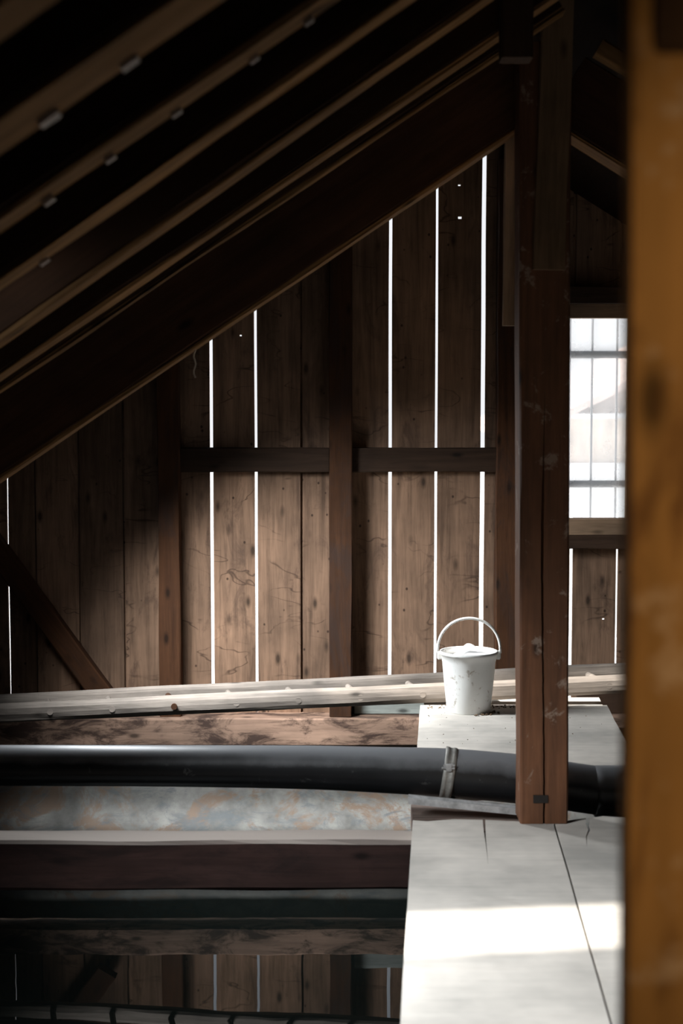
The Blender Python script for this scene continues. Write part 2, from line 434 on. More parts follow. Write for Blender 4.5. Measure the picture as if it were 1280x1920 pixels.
def board(x0, x1, z0, z1, tilt=0.0, jog=0.0):
    """one upright board; its top follows the roof"""
    XS, ZS, hs = [x0, x1], [z0, z1], set()
    pts = []
    for hx, hy, s in LIGHT_HOLES:
        q = P(hx, hy, DW); r = s / 2 / 343
        if x0 < q.x - r and q.x + r < x1 and z0 < q.z - r and q.z + r < z1: pts.append((q.x, q.z, r))
    for qx, qz, r in pts:
        XS += [qx - r, qx + r]; ZS += [qz - r * 0.7, qz + r * 0.7]
    # a fine subdivision so that the edges can wander
    n = max(2, int((z1 - z0) / 0.12))
    ZS += [z0 + (z1 - z0) * k / n for k in range(1, n)]
    XS, ZS = sorted(XS), sorted(ZS)
    for qx, qz, r in pts:
        for i in range(len(XS) - 1):
            for j in range(len(ZS) - 1):
                if abs((XS[i] + XS[i + 1]) / 2 - qx) < r and abs((ZS[j] + ZS[j + 1]) / 2 - qz) < r * 0.7: hs.add((i, j))
    bm = grid_slab(XS, ZS, hs, DW, DW + T)
    xm = (x0 + x1) / 2
    for v in bm.verts:
        s = -1 if abs(v.co.x - x0) < 1e-5 else (1 if abs(v.co.x - x1) < 1e-5 else 0)
        if s: v.co.x += noise.noise((v.co.z * 1.7, x0 * 9.0 + s, 3.3)) * 0.0022
        v.co.x += tilt * (v.co.z - 0.5)
        if abs(v.co.z - z1) < 1e-5 and z1 > 1.0: v.co.z = min(v.co.z, roof_z(v.co.x) + 0.03)
    for v in bm.verts: v.co.x -= xm; v.co.y -= DW; 
    return link_bm('board', bm, M['wall'], wall, Matrix.Translation((xm, DW, 0)))
for x0, x1 in edges:
    top = max(roof_z(x0), roof_z(x1)) + 0.03
    tilt = 0.0
    cuts = sorted({x0, x1} | {c for c in (win_x0, win_x1) if x0 < c < x1})
    for a, b in zip(cuts, cuts[1:]):
        if win_x0 - 1e-6 <= a and b <= win_x1 + 1e-6:
            board(a, b, zb, win_z0); board(a, b, win_z1, top)
        else: board(a, b, zb, top)
# cover strips outside the tight seams
for px, wd, open_ in GAPS:
    xg = X(px, DW)
    if not open_: box('cover_strip', (xg - 0.03, DW + T, zb), (xg + 0.03, DW + T + 0.02, roof_z(xg) - 0.0), M['wall'], wall)
    elif px > 1000: box('cover_strip', (xg - 0.03, DW + T, win_z1 + 0.02), (xg + 0.03, DW + T + 0.02, roof_z(xg)), M['wall'], wall)
box('cover_strip', (X(1060, DW) - 0.02, DW + T, zb + 0.9 * 0), (X(1060, DW) - 0.005, DW + T + 0.02, win_z1), M['wall'], wall)

# ------------------------------------------------------------------ window
win = empty('window_1', (win_x0, DW, win_z0)); tag(win, kind='structure')
fx0, fx1 = X(1040, DW), X(1186, DW)
box('window_frame', (fx0, DW - 0.035, win_z1), (fx1 + 0.05, DW + T, Z(570, DW)), M['frame'], win, 0.003)
box('window_sill', (fx0, DW - 0.06, Z(1003, DW)), (fx1 + 0.05, DW + T, Z(971.5, DW)), M['frame'], win, 0.003)
box('window_jamb', (X(1172, DW), DW - 0.02, win_z0), (fx1 + 0.05, DW + T, win_z1), M['frame'], win, 0.003)
for px in (1068, 1110, 1156.5):
    xx = X(px, DW)
    box('upright_bar', (xx - 0.0055, DW + 0.06, win_z0 - 0.02), (xx + 0.0055, DW + 0.071, win_z1 + 0.02), M['steel'], win)
for y0, y1 in ((658, 672), (901, 914)):
    box('crossbar', (win_x0 - 0.03, DW + 0.05, Z(y1, DW + .05)), (win_x1 + 0.05, DW + 0.058, Z(y0, DW + .05)), M['steel'], win)

box('glare_pane', (win_x0 - 0.01, DW + 0.026, win_z0 - 0.01), (win_x1 + 0.04, DW + 0.030, win_z1 + 0.01), M['veil'], win)  # added sheet that veils the bars in glare

# ------------------------------------------------------------------ timbers standing on the wall
def upright(name, px0, px1, Df, y_top, y_bot, depth, mat, label, group=None, seed=0, cat='wall stud'):
    xa, xb = X(px0, Df), X(px1, Df)
    zt = Z(y_top, Df) if y_top is not None else roof_z((xa + xb) / 2) - 0.005 - SL * abs(xb - xa) / 2
    o = beam(name, ((xa + xb) / 2, Df + depth / 2, Z(y_bot, Df) if isinstance(y_bot, (int, float)) and y_bot > 5 else y_bot), ((xa + xb) / 2, Df + depth / 2, zt), depth, xb - xa, mat, up=(1, 0, 0), seed=seed, bevel=0.004)
    tag(o, label, cat, group); return o
SD = 0.118
upright('wall_stud', 617, 660, DW - SD, None, sill_top + 0.002, SD - 0.002, M['stud'], 'dark brown wall stud in the middle of the board wall, between the two short rails', 'studs of the board wall', 1)
upright('wall_stud', 296, 336, DW - SD, None, sill_top + 0.002, SD - 0.002, M['stud'], 'dark wall stud left of the two bright slits, to the right of the diagonal brace', 'studs of the board wall', 2)
upright('wall_stud', 931, 981, DW - SD, None, sill_top + 0.002, SD - 0.002, M['stud'], 'dark wall stud half hidden behind the big standing post, right of the widest slit', 'studs of the board wall', 3)
def rail(px0, px1, y0, y1, D, depth, label, seed, mat='railwood', name='wall_rail', group='horizontal rails nailed across the board wall'):
    xa, xb = X(px0, D), X(px1, D); za, zt = Z(y1, D), Z(y0, D)
    o = beam(name, (xa, D + depth / 2, (za + zt) / 2), (xb, D + depth / 2, (za + zt) / 2), depth, zt - za, M[mat], bevel=0.004, seed=seed)
    tag(o, label, 'rail', group); return o
rail(336.5, 616.5, 840, 885, DW - 0.07, 0.068, 'short dark rail crossing the two left slits, left of the middle stud', 4)
rail(660.5, 930.5, 840, 885, DW - 0.07, 0.068, 'short dark rail crossing the three right slits, right of the middle stud', 5)
rail(1035, 1200, 537, 569, DW - 0.1, 0.098, 'dark header beam above the barred window', 6, 'darkbeam', 'header_beam', None)
rail(1035, 1200, 1003.5, 1030, DW - 0.09, 0.088, 'dark rail below the sill of the barred window', 7, 'darkbeam', 'wall_rail')
a, b = P(-75, 935, DW - 0.09), P(196, 1306, DW - 0.09)
br = beam('diagonal_brace', a, b, 0.085, 0.115, M['stud'], up=(0, 0, 1), seed=8, bevel=0.005)
tag(br, 'dark diagonal brace slanting across the boards at the far left', 'brace')

# ------------------------------------------------------------------ roof timbers
def rafter(name, p0, p1, D_far, width, h, mat, label, group, seed, side=1, xa=XL + 0.05, xb=XR, bevel=0.006, clips=(), jit=0.003):
    """p0,p1: pixels on the far lower edge of the underside"""
    a, b = P(*p0, D_far), P(*p1, D_far)
    s = (b - a) / (b.x - a.x)
    A, B = a + s * (xa - a.x), a + s * (xb - a.x)
    A.y -= width / 2; B.y -= width / 2
    n = Vector((-s.z, 0, 1)).normalized()
    o = beam(name, A + n * (h / 2 + 0.0125), B + n * (h / 2 + 0.0125), width, h, M[mat], seed=seed, bevel=bevel, jit=jit)
    tag(o, label, 'rafter', group)
    la = beam('lath', A + n * 0.006, B + n * 0.006, width * 0.94, 0.014, M['lath'], o, seed=seed + 40, bevel=0.003, jit=0.003)  # added strip, its pale colour stands for light on the underside
    la['label'] = 'added paler strip carrying the light on the underside'
    for (cx, cy, cs) in clips:
        q = P(cx, cy, D_far - width * 0.25)
        # snap to the underside
        t = (q.x - A.x); zz = A.z + s.z * t
        d = s.normalized()
        c = Vector((q.x, D_far - width * 0.22, zz)) - n * 0.004
        bm = bmesh.new(); add_box(bm, (-cs, -cs * 0.9, -0.006), (cs, cs * 0.9, 0.006))
        add_box(bm, (-cs, cs * 0.7, -0.006), (cs * 0.9, cs * 0.9, 0.035))
        mt = frame(c, c + d, n)
        cl = link_bm('clip', bm, M['clip'], o, mt); cl['label'] = 'pale metal clip'
    return o
GR = 'common rafters of the left roof slope'
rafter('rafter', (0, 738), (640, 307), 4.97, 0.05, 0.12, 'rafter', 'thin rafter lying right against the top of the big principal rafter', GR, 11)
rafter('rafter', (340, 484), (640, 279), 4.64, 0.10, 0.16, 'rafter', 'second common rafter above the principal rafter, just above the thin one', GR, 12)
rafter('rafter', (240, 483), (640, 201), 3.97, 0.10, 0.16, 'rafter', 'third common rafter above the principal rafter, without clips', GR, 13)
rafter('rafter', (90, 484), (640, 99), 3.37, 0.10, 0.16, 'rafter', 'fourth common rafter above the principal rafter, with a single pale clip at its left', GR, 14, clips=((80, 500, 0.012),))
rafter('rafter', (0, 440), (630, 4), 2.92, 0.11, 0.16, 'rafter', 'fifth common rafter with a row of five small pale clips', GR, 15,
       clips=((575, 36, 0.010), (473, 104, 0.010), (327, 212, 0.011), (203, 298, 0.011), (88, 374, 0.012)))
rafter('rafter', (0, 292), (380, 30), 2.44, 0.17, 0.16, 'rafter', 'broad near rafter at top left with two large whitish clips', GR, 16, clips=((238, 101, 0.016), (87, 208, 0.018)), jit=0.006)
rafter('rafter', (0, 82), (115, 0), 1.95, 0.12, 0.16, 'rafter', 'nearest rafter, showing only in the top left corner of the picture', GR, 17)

# principal rafters of the truss at the post
DT = 5.36
PA, PB = P(0, 890, DT), P(970, 235, DT)
sl1 = (PB.z - PA.z) / (PB.x - PA.x)
PH, PWD = 0.245, 0.14
n1 = Vector((-sl1, 0, 1)).normalized()
def on_line(x): return Vector((x, DT + PWD / 2 - 0.0, PA.z + sl1 * (x - PA.x)))
xe = X(1018, DT)
o = beam('principal_rafter', on_line(XL + 0.06) + n1 * PH / 2, on_line(xe) + n1 * PH / 2, PWD, PH, M['truss'], seed=21, bevel=0.006)
la = beam('lath', on_line(XL + 0.06) - n1 * 0.0075, on_line(X(968, DT)) - n1 * 0.0075, PWD * 0.96, 0.014, M['lath'], o, seed=81, bevel=0.003); la['label'] = 'added paler strip carrying the light on the underside'  # added strip, its pale colour stands for light on the underside
tag(o, 'big dark principal rafter sloping down to the left from the standing post', 'rafter', 'principal rafters of the truss')
QA, QB = P(1063, 240, DT), P(1170, 306, DT)
sl2 = (QB.z - QA.z) / (QB.x - QA.x)
n2 = Vector((-sl2, 0, 1)).normalized()
def on_r(x): return Vector((x, DT + PWD / 2, QA.z + sl2 * (x - QA.x)))
o = beam('principal_rafter', on_r(X(1022, DT)) + n2 * PH / 2, on_r(1.6) + n2 * PH / 2, PWD, PH, M['truss'], seed=22, bevel=0.006)
la = beam('lath', on_r(X(1064, DT)) - n2 * 0.0075, on_r(1.6) - n2 * 0.0075, PWD * 0.96, 0.014, M['lath'], o, seed=82, bevel=0.003); la['label'] = 'added paler strip carrying the light on the underside'  # added strip, its pale colour stands for light on the underside
tag(o, 'big dark principal rafter sloping down to the right behind the standing post', 'rafter', 'principal rafters of the truss')
RA, RB = P(1075, 82, 5.2), P(1165, 137, 5.2)
s3 = (RB - RA) / (RB.x - RA.x)
n3 = Vector((-s3.z, 0, 1)).normalized()
A, B = RA + s3 * (0.86 - RA.x), RA + s3 * (1.5 - RA.x)
o = beam('rafter', A + n3 * 0.03, B + n3 * 0.03, 0.06, 0.06, M['lath'], seed=23)  # whole timber in the pale tone that paints lit undersides
tag(o, 'thin rafter of the right roof slope above the right principal rafter', 'rafter')

# ------------------------------------------------------------------ standing post
base = G(1019, 1545)
DP = base.y
pb0, pb1 = P(975, 1545, DP), P(1064, 1545, DP)
pt0, pt1 = P(973, 0, DP), P(1072, 0, DP)
PW, PDEP = pb1.x - pb0.x, 0.15
def post_section(t):
    a, b = PDEP / 2, PW / 2 * (1 + 0.06 * t)
    c = 0.006
    # a long drying crack runs up the front face from the foot
    amp = 0.03 if t < 0.40 else max(0.0, 0.03 * (1 - (t - 0.40) / 0.2))
    zc = 0.0045 * math.sin(t * 11 + 1) + 0.0022 * noise.noise((t * 60, 2.0, 4.0)) + 0.0012 * noise.noise((t * 190, 5.0, 4.0)) - 0.004
    hw = 0.0038 if t < 0.40 else max(0.0006, 0.0038 * (1 - (t - 0.40) / 0.2))
    return [(-y, z) for y, z in [(a, -b + c), (a - c, -b), (-a + c, -b), (-a, -b + c), (-a, zc - hw), (-a + amp + 1e-4, zc), (-a, zc + hw), (-a, b - c), (-a + c, b), (a - c, b), (a, b - c)]]
pc0 = (pb0 + pb1) / 2; pc1 = (pt0 + pt1) / 2
pc0.y = pc1.y = DP + PDEP / 2; pc0.z = 0.001
ptop = pc0 + (pc1 - pc0) * ((2.72 - pc0.z) / (pc1.z - pc0.z))
mpost = frame(pc0, ptop, (1, 0, 0))
# local Y must point to +world Y for the section above
post = beam('standing_post', pc0, ptop, PDEP, PW, M['post'], up=(1, 0, 0), section=post_section, jit=0.0015, step=0.03)
yaxis = mpost.to_3x3() @ Vector((0, 1, 0))
tag(post, 'cracked reddish brown square post standing on the pale walkway in front of the black pipe', 'post')
q = P(1013, 1498, DP)
box('mortise_shade', (q.x - 0.026, q.y - 0.004, q.z - 0.014), (q.x + 0.026, q.y + 0.03, q.z + 0.014), M['iron'], post)  # dark block standing in for the shade inside the open mortise
# strap board lapped onto the upper post
u0, u1 = P(1003, 505, DP - 0.04), P(1056, 505, DP - 0.04)
v0, v1 = P(1017, -20, DP - 0.04), P(1081, -20, DP - 0.04)
o = beam('lapped_plank', Vector(((u0.x + u1.x) / 2, DP - 0.022, u0.z)), Vector(((v0.x + v1.x) / 2, DP - 0.022, v0.z + 0.1)), 0.036, (u1.x - u0.x + v1.x - v0.x) / 2, M['lapped'], up=(1, 0, 0), seed=31, bevel=0.003)
tag(o, 'narrow brown plank lapped onto the upper front of the standing post', 'plank')
h0, h1 = P(940, 106, 4.40), P(1001, 106, 4.40)
hx = (h0.x + h1.x) / 2
o = beam('hanging_strut', (hx, 4.45, h0.z), (hx, 4.45, roof_z(h0.x) - 0.012), 0.09, h1.x - h0.x, M['darkbeam'], up=(1, 0, 0), seed=33)
tag(o, 'dark hanging strut at the top of the picture, just left of the upper standing post', 'strut')
# pale cleat left of the post
u0, u1 = P(945, 610, DT + 0.15), P(977, 610, DT + 0.15)
zt = Z(200, DT + 0.15)
o = beam('hanging_cleat', ((u0.x + u1.x) / 2, DT + 0.18, u0.z), ((u0.x + u1.x) / 2, DT + 0.18, zt), 0.05, u1.x - u0.x, M['cleat'], up=(1, 0, 0), seed=32, bevel=0.002)
tag(o, 'lighter brown cleat hanging below the principal rafter, just left of the standing post', 'cleat')

# ------------------------------------------------------------------ basin: zinc lining, beams, water
water = box('water', (XL + 0.01, 1.56, WATER - 0.3), (X(1200, DS), DS + 0.13, WATER), M['water'])
tag(water, 'still dark water in the basin below the cross beam, mirroring the board wall', 'water', kind='stuff')
xs0, xs1 = XL + 0.02, 1.25
sill = beam('sill_beam', (xs0, (DS + DW) / 2 + 0.04, (sill_top + sill_bot) / 2), (xs1 + 1.5, (DS + DW) / 2 + 0.04, (sill_top + sill_bot) / 2), DW - DS + 0.08, sill_top - sill_bot, M['sill'], seed=41, bevel=0.008, jit=0.003)
tag(sill, 'mottled brown sill beam at the foot of the board wall, above the black pipe', 'beam')
lin = empty('zinc_lining', (0, DS + 0.12, WATER)); tag(lin, 'pale mottled grey sheet metal lining the far wall of the basin under the pipe', 'metal lining')
bm = bmesh.new()
rings = []
for i in range(61):
    x = xs0 + (XRIGHT - 0.5 - xs0) * i / 60
    zz = WATER + 0.001 - sill_bot
    rows = [(sill_bot - 0.010, 0.135), (sill_bot + zz * 0.12, 0.130), (sill_bot + zz * 0.3, 0.09), (sill_bot + zz * 0.55, 0.01), (sill_bot + zz * 0.8, -0.09), (WATER + 0.001, -0.19)]
    ring = [(x, DS + d + 0.004 * noise.noise((x * 1.5, z * 4, 0.3)), z) for z, d in rows] + [(x, DS + d + 0.02, z) for z, d in reversed(rows)]
    rings.append(ring)
loft(bm, rings)
sheet = link_bm('sheet', bm, M['zinc'], lin, smooth=True)
for k in range(18):
    q = P(50 + 134 * (k - 3), 1497, DS + 0.055)
    if q.x < xs0 or q.x > 1.0: continue
    bm = bmesh.new(); bmesh.ops.create_uvsphere(bm, u_segments=8, v_segments=5, radius=0.006)
    link_bm('nail', bm, M['iron'], lin, Matrix.Translation(q))

cb_f = G(400, 1577, -0.045); cb_b = G(400, 1556, -0.045)
DB = cb_f.y
cz0, cz1 = Z(1671, DB), -0.045
cb = beam('cross_beam', (XL + 0.02, (DB + cb_b.y) / 2, (cz0 + cz1) / 2), (2.6, (DB + cb_b.y) / 2, (cz0 + cz1) / 2), cb_b.y - DB, cz1 - cz0, M['cross'], seed=42, bevel=0.012, jit=0.004)
tag(cb, 'dark reddish cross beam with a dusty top spanning the water basin', 'beam')

# ------------------------------------------------------------------ walkway planks (skewed a little to the building)
def gx(px, py): q = G(px, py); return (q.x, q.y)
PT = 0.042
def lerp_edge(p0, p1, y): return p0[0] + (p1[0] - p0[0]) * (y - p0[1]) / (p1[1] - p0[1])
Le = (gx(772, 1560), gx(787, 1323))
Se = (gx(1042, 1556), gx(1112, 1800))
Re_ = (gx(1137, 1321), gx(1178, 1400))
def XLe(y): return lerp_edge(*Le, y)
def XSe(y): return lerp_edge(*Se, y)
def XRe(y): return lerp_edge(*Re_, y)
yn0, yn1 = 1.2, G(900, 1538).y
def wob(pts, amp=0.003, seed=0):
    return [(x + noise.noise((x * 9, y * 9, seed)) * amp, y + noise.noise((x * 9, y * 9, seed + 5)) * amp) for x, y in pts]
def edge(fx, y0, y1, n=14): return [(fx(y0 + (y1 - y0) * k / n), y0 + (y1 - y0) * k / n) for k in range(n + 1)]
def crack(px, w, pys):
    """notch running in from the far edge: list of outline points, left side down then right side up"""
    pts = [gx(px + dx, py) for dx, py in pys]
    return [(x - w * (1 - k / (len(pts) - 1)), y) for k, (x, y) in enumerate(pts)] + [(x + w * (1 - k / (len(pts) - 1)), y) for k, (x, y) in list(enumerate(pts))[-2::-1]]
gap = 0.0035
plk = []
left = edge(XLe, yn0, yn1)
right = edge(lambda y: XSe(y) - gap, yn0, yn1)[::-1]
ck = crack(907, 0.005, [(0, 1537), (1, 1552), (2, 1566), (4, 1582), (8, 1622)])
poly = wob(left, 0.004) + [gx(800, 1540), gx(850, 1536)] + ck + [gx(940, 1539), gx(1000, 1541)] + wob(right, 0.002, 3)
o = prism('walkway_plank', poly, -PT, 0.0, M['plank']); tag(o, 'near left wide pale walkway plank with an open edge to the water', 'plank', 'walkway planks')
left = edge(lambda y: XSe(y) + gap, yn0, yn1 + 0.0)
right = edge(lambda y: XRe(y) , yn0, yn1)[::-1]
ck = crack(1102, 0.007, [(0, 1534), (-1, 1545), (2, 1556), (-3, 1568), (-2, 1588)])
poly = wob(left, 0.002, 3) + [gx(1060, 1539)] + ck + [gx(1130, 1530)] + wob(right, 0.003, 8)
o = prism('walkway_plank', poly, -PT, 0.0, M['plank']); tag(o, 'near right pale walkway plank beside the orange foreground post, with a short end crack', 'plank', 'walkway planks')
yf0, yf1 = 5.665, G(800, 1322).y
Sf = (gx(969, 1324), gx(976, 1352))
XSf = lambda y: lerp_edge(*Sf, y)
sA = lambda y: XSf(y)
left = edge(XLe, yf0, yf1); right = edge(lambda y: XSf(y) - 0.003, yf0, yf1)[::-1]
o = prism('walkway_plank', wob(left, 0.004, 2) + wob(right, 0.002, 4), -PT, 0.0, M['plank']); tag(o, 'far left pale walkway plank on which the white bucket stands', 'plank', 'walkway planks')
left = edge(lambda y: XSf(y) + 0.003, yf0, yf1); right = edge(XRe, yf0, yf1)[::-1]
o = prism('walkway_plank', wob(left, 0.002, 4) + wob(right, 0.003, 6), -PT, 0.0, M['plank']); tag(o, 'far right pale walkway plank behind the standing post', 'plank', 'walkway planks')
ye = G(1090, 1304).y
o = prism('walkway_plank', [(XLe(yf1) + 0.02, yf1 + 0.008), (XRe(yf1) - 0.01, yf1 + 0.006), (XRe(ye) - 0.005, ye + 0.06), (XLe(ye) + 0.02, ye + 0.06)], -PT - 0.02, -0.022, M['plank']); tag(o, 'narrow cross plank under the ladder at the far end of the walkway', 'plank', 'walkway planks')
# bearers under the walkway
br1 = beam('bearer', (XLe(5.4), (yn1 + 5.615) / 2, -0.085), (0.70, (yn1 + 5.615) / 2, -0.085), 5.60 - yn1, 0.09, M['bearer'], seed=51, jit=0.002)
tag(br1, 'reddish grey bearer showing in the gap between near and far walkway under the pipe', 'beam')
br2 = beam('bearer', (0.44, 6.9, -PT - 0.072), (1.9, 6.9, -PT - 0.072), 0.12, 0.14, M['bearer'], seed=52)
tag(br2, 'bearer carrying the far walkway planks beneath the bucket', 'beam')
# galvanised strip lying under the pipe
sa, sb = P(765, 1498, 5.40), P(990, 1521, 5.375)
d = (sb - sa).normalized(); nn = Vector((-d.y, d.x, 0))
prof = [(-0.025, -0.012), (0.025, -0.012), (0.025, 0.012), (0.018, 0.012), (0.018, -0.004), (-0.018, -0.004), (-0.018, 0.012), (-0.025, 0.012)]
bm = bmesh.new(); loft(bm, [[p + nn * a + Vector((0, 0, b)) for a, b in prof] for p in (sa, sa.lerp(sb, 0.5), sb)])
o = link_bm('metal_channel', bm, M['galv']); tag(o, 'thin grey metal channel lying under the black pipe left of the post', 'metal strip')
# pale board at the wall foot
pbx0, pbx1 = X(664, DS + .1), XLe(8.0) + 0.25
o = box('pale_board', (pbx0, DS + 0.11, sill_top + 0.001), (pbx1, DW - 0.002, Z(1298, DS + 0.11)), M['pale'], None, 0.003)
fb_ = box('slit_blocker', (X(1085, DW - .03), DW - 0.028, sill_top + 0.001), (X(1420, DW - .03), DW - 0.002, Z(1296, DW - 0.03)), M['darkbeam'], None, 0.003)  # added board, keeps slit light out of the dark corner
tag(fb_, 'added dark board shutting out the slit light at the wall foot below the ladder, beyond the right corner of the walkway', 'board')
tag(o, 'short pale grey-green board on the sill beam, left of the walkway end under the ladder', 'board')

# ------------------------------------------------------------------ pipe
pipe = empty('drain_pipe', (0, 5.8, 0.08)); tag(pipe, 'black plastic pipe running across above the basin and behind the standing post', 'pipe')
pp = [(-560, 1433, 5.6, 38), (-300, 1434, 5.6, 38), (0, 1435, 5.6, 38.5), (300, 1436, 5.6, 39), (560, 1438.5, 5.59, 41), (700, 1443, 5.57, 43), (840, 1449, 5.55, 46), (975, 1461, 5.53, 46.5), (1070, 1475, 5.52, 46), (1160, 1488, 5.52, 46)]
cent = [P(x, y, D) for x, y, D, r in pp]; rad = [r / (F / D) for x, y, D, r in pp]
def catmull(pts, n):
    out = []
    for i in range(len(pts) - 1):
        p0, p1, p2, p3 = pts[max(i - 1, 0)], pts[i], pts[i + 1], pts[min(i + 2, len(pts) - 1)]
        for k in range(n):
            t = k / n
            out.append(0.5 * ((2 * p1) + (p2 - p0) * t + (2 * p0 - 5 * p1 + 4 * p2 - p3) * t * t + (3 * p1 - p0 - 3 * p2 + p3) * t ** 3))
    out.append(pts[-1]); return out
cc = catmull(cent, 6); rr = catmull([Vector((r, 0, 0)) for r in rad], 6); rr = [v.x for v in rr]
for i, (c, r) in enumerate(zip(cc, rr)):       # lies on the far walkway, never in it
    if c.x > 0.2: c.z = max(c.z, r - 0.08)
bm = bmesh.new(); tube(bm, cc, rr, 40)
link_bm('pipe_barrel', bm, M['pipe'], pipe, smooth=True)
bm = bmesh.new()
c0 = cc[-3].lerp(cc[-4], 0.6); d = (cc[-1] - cc[-3]); d.z = 0; d.normalize()
c0 = Vector((X(1112, c0.y, 1480), c0.y, c0.z))
base_r = rr[-1]
tube(bm, [c0, c0 + d * 0.004, c0 + d * 0.03, c0 + d * 0.25, c0 + d * 0.9], [base_r * 0.99, base_r * 1.05, base_r * 1.06, base_r * 1.06, base_r * 1.06], 40)
link_bm('pipe_socket', bm, M['pipe'], pipe, smooth=True)
# strap clamp
ci = min(range(len(cc)), key=lambda i: abs(cc[i].x - X(850, cc[i].y, 1450)))
c0, d0, r0 = cc[ci], (cc[ci + 1] - cc[ci - 1]).normalized(), rr[ci]
d0 = (d0 + Vector((0, 0, -0.10))).normalized()
bm = bmesh.new()
tube(bm, [c0 - d0 * 0.022, c0 - d0 * 0.021, c0 - d0 * 0.008, c0 - d0 * 0.006, c0 + d0 * 0.006, c0 + d0 * 0.008, c0 + d0 * 0.021, c0 + d0 * 0.022],
     [r0, r0 + 0.006, r0 + 0.006, r0 + 0.004, r0 + 0.004, r0 + 0.006, r0 + 0.006, r0], 40, cap=False)
cl = link_bm('strap_clamp', bm, M['clamp'], pipe, smooth=True); cl['label'] = 'pale grey strap clamp'
q = P(842, 1441, c0.y - r0 - 0.004)
bm = bmesh.new(); tube(bm, [q + Vector((-0.028, 0, 0.002)), q + Vector((0.02, 0, 0))], 0.0045, 10); tube(bm, [q + Vector((-0.022, 0, 0.012)), q + Vector((0.02, 0, 0.010))], 0.004, 10)
add_box(bm, q + Vector((-0.012, -0.006, -0.010)), q + Vector((0.008, 0.006, 0.016)))
link_bm('clamp_bolt', bm, M['galv'], cl)
bm = bmesh.new(); q = c0 + Vector((0.0, -0.02, -r0 - 0.003))
add_box(bm, q + Vector((-0.02, -0.03, -0.006)), q + Vector((0.024, 0.02, 0.006)))
link_bm('clamp_foot', bm, M['clamp'], cl)

# ------------------------------------------------------------------ ladder
lad = empty('ladder', (0, 7.5, 0)); tag(lad, 'weathered grey wooden ladder lying on its flat side behind the bucket along the board wall', 'ladder')
DF, DBK = 7.40, 7.66
def rail_line(D, top0, bot0, top1, bot1, px0=-170, px1=1330):
    a0, a1 = P(0, (top0 + bot0) / 2, D), P(1165, (top1 + bot1) / 2, D)
    d = (a1 - a0) / (a1.x - a0.x)
    xa, xb = X(px0, D), X(px1, D)
    h = (Z(top0, D) - Z(bot0, D) + Z(top1, D) - Z(bot1, D)) / 2
    return a0 + d * (xa - a0.x), a0 + d * (xb - a0.x), h
fa, fb, fh = rail_line(DF, 1320, 1354, 1264, 1301)
def half_round(w, h):
    pts = []
    for k in range(16):
        t = 2 * math.pi * k / 16
        c, s = math.cos(t), math.sin(t)
        e = 0.72
        pts.append((w / 2 * math.copysign(abs(c) ** e, c), h / 2 * math.copysign(abs(s) ** e, s)))
    return pts
beam('rail', fa, fb, 0.06, fh, M['ladder'], lad, section=lambda t: half_round(0.07, fh), jit=0.003, seed=61)
ba, bb, bh = rail_line(DBK, 1302, 1334, 1243, 1276)
beam('rail', ba, bb, 0.06, bh, M['ladder'], lad, section=lambda t: half_round(0.06, bh), jit=0.003, seed=62)
n_r = 13
rung_px0 = P(328, 1327, DF)
dirL = (fb - fa).normalized()
step = 117.5 / (F / DF) 
t0 = (rung_px0.x - fa.x) / dirL.x
for k in range(-4, 9):
    t = t0 + k * step
    if t < 0.05 or t > (fb - fa).length - 0.05: continue
    p = fa + dirL * t
    bk = ba + (bb - ba).normalized() * t
    out = 0.012 if k == 0 else 0.0015
    bm = bmesh.new(); tube(bm, [p + Vector((0, -0.035 - out, 0)), p + Vector((0, -0.03, 0)), bk + Vector((0, 0.033, 0))], 0.0155, 12)
    link_bm('rung', bm, M['stud'] if k == 0 else M['ladder'], lad)

# ------------------------------------------------------------------ bucket
bc = G(878, 1332.5); bc.z = 0.0
kb = F / bc.y
rt, rb = 55 / kb, 40.5 / kb
hb = P(878, 1220, bc.y).z
bucket = empty('bucket', (bc.x, bc.y, 0.0)); tag(bucket, 'white plastic bucket with raised handle standing on the walkway left of the post', 'bucket')
def lathe(prof, seg=56, warp=None):
    bm = bmesh.new(); rows = []
    for r, z in prof:
        row = []
        for k in range(seg):
            a = 2 * math.pi * k / seg
            p = Vector((r * math.cos(a), r * math.sin(a), z))
            row.append(bm.verts.new(warp(p, a) if warp else p))
        rows.append(row)
    for a, b in zip(rows, rows[1:]):
        for k in range(seg): bm.faces.new((a[k], a[(k + 1) % seg], b[(k + 1) % seg], b[k]))
    return bm, rows
prof = [(0.001, 0.012), (rb - 0.006, 0.012), (rb, 0.0), (rb + 0.002, 0.003), (rb + (rt - rb) * 0.45, hb * 0.5), (rt - 0.012, hb * 0.82), (rt - 0.010, hb * 0.84), (rt - 0.005, hb - 0.016),
        (rt, hb - 0.015), (rt + 0.001, hb - 0.008), (rt - 0.001, hb), (rt - 0.006, hb + 0.001), (rt - 0.009, hb - 0.004), (rt - 0.012, hb * 0.84), (rb + (rt - rb) * 0.4, hb * 0.45), (rb - 0.004, 0.018), (0.001, 0.017)]
bm, _ = lathe(prof)
link_bm('bucket_body', bm, M['bucket'], bucket, Matrix.Translation(bc), smooth=True)
for s in (-1, 1):
    bm = bmesh.new()
    add_box(bm, (-0.012, -0.012, -0.03), (0.012, 0.012, 0.012)); bmesh.ops.bevel(bm, geom=bm.edges[:], offset=0.004, segments=2, affect='EDGES')
    link_bm('handle_ear', bm, M['bucket'], bucket, Matrix.Translation(bc + Vector((s * (rt + 0.001), 0, hb - 0.012))))
hp = []
ztop = P(878, 1158.5, bc.y).z
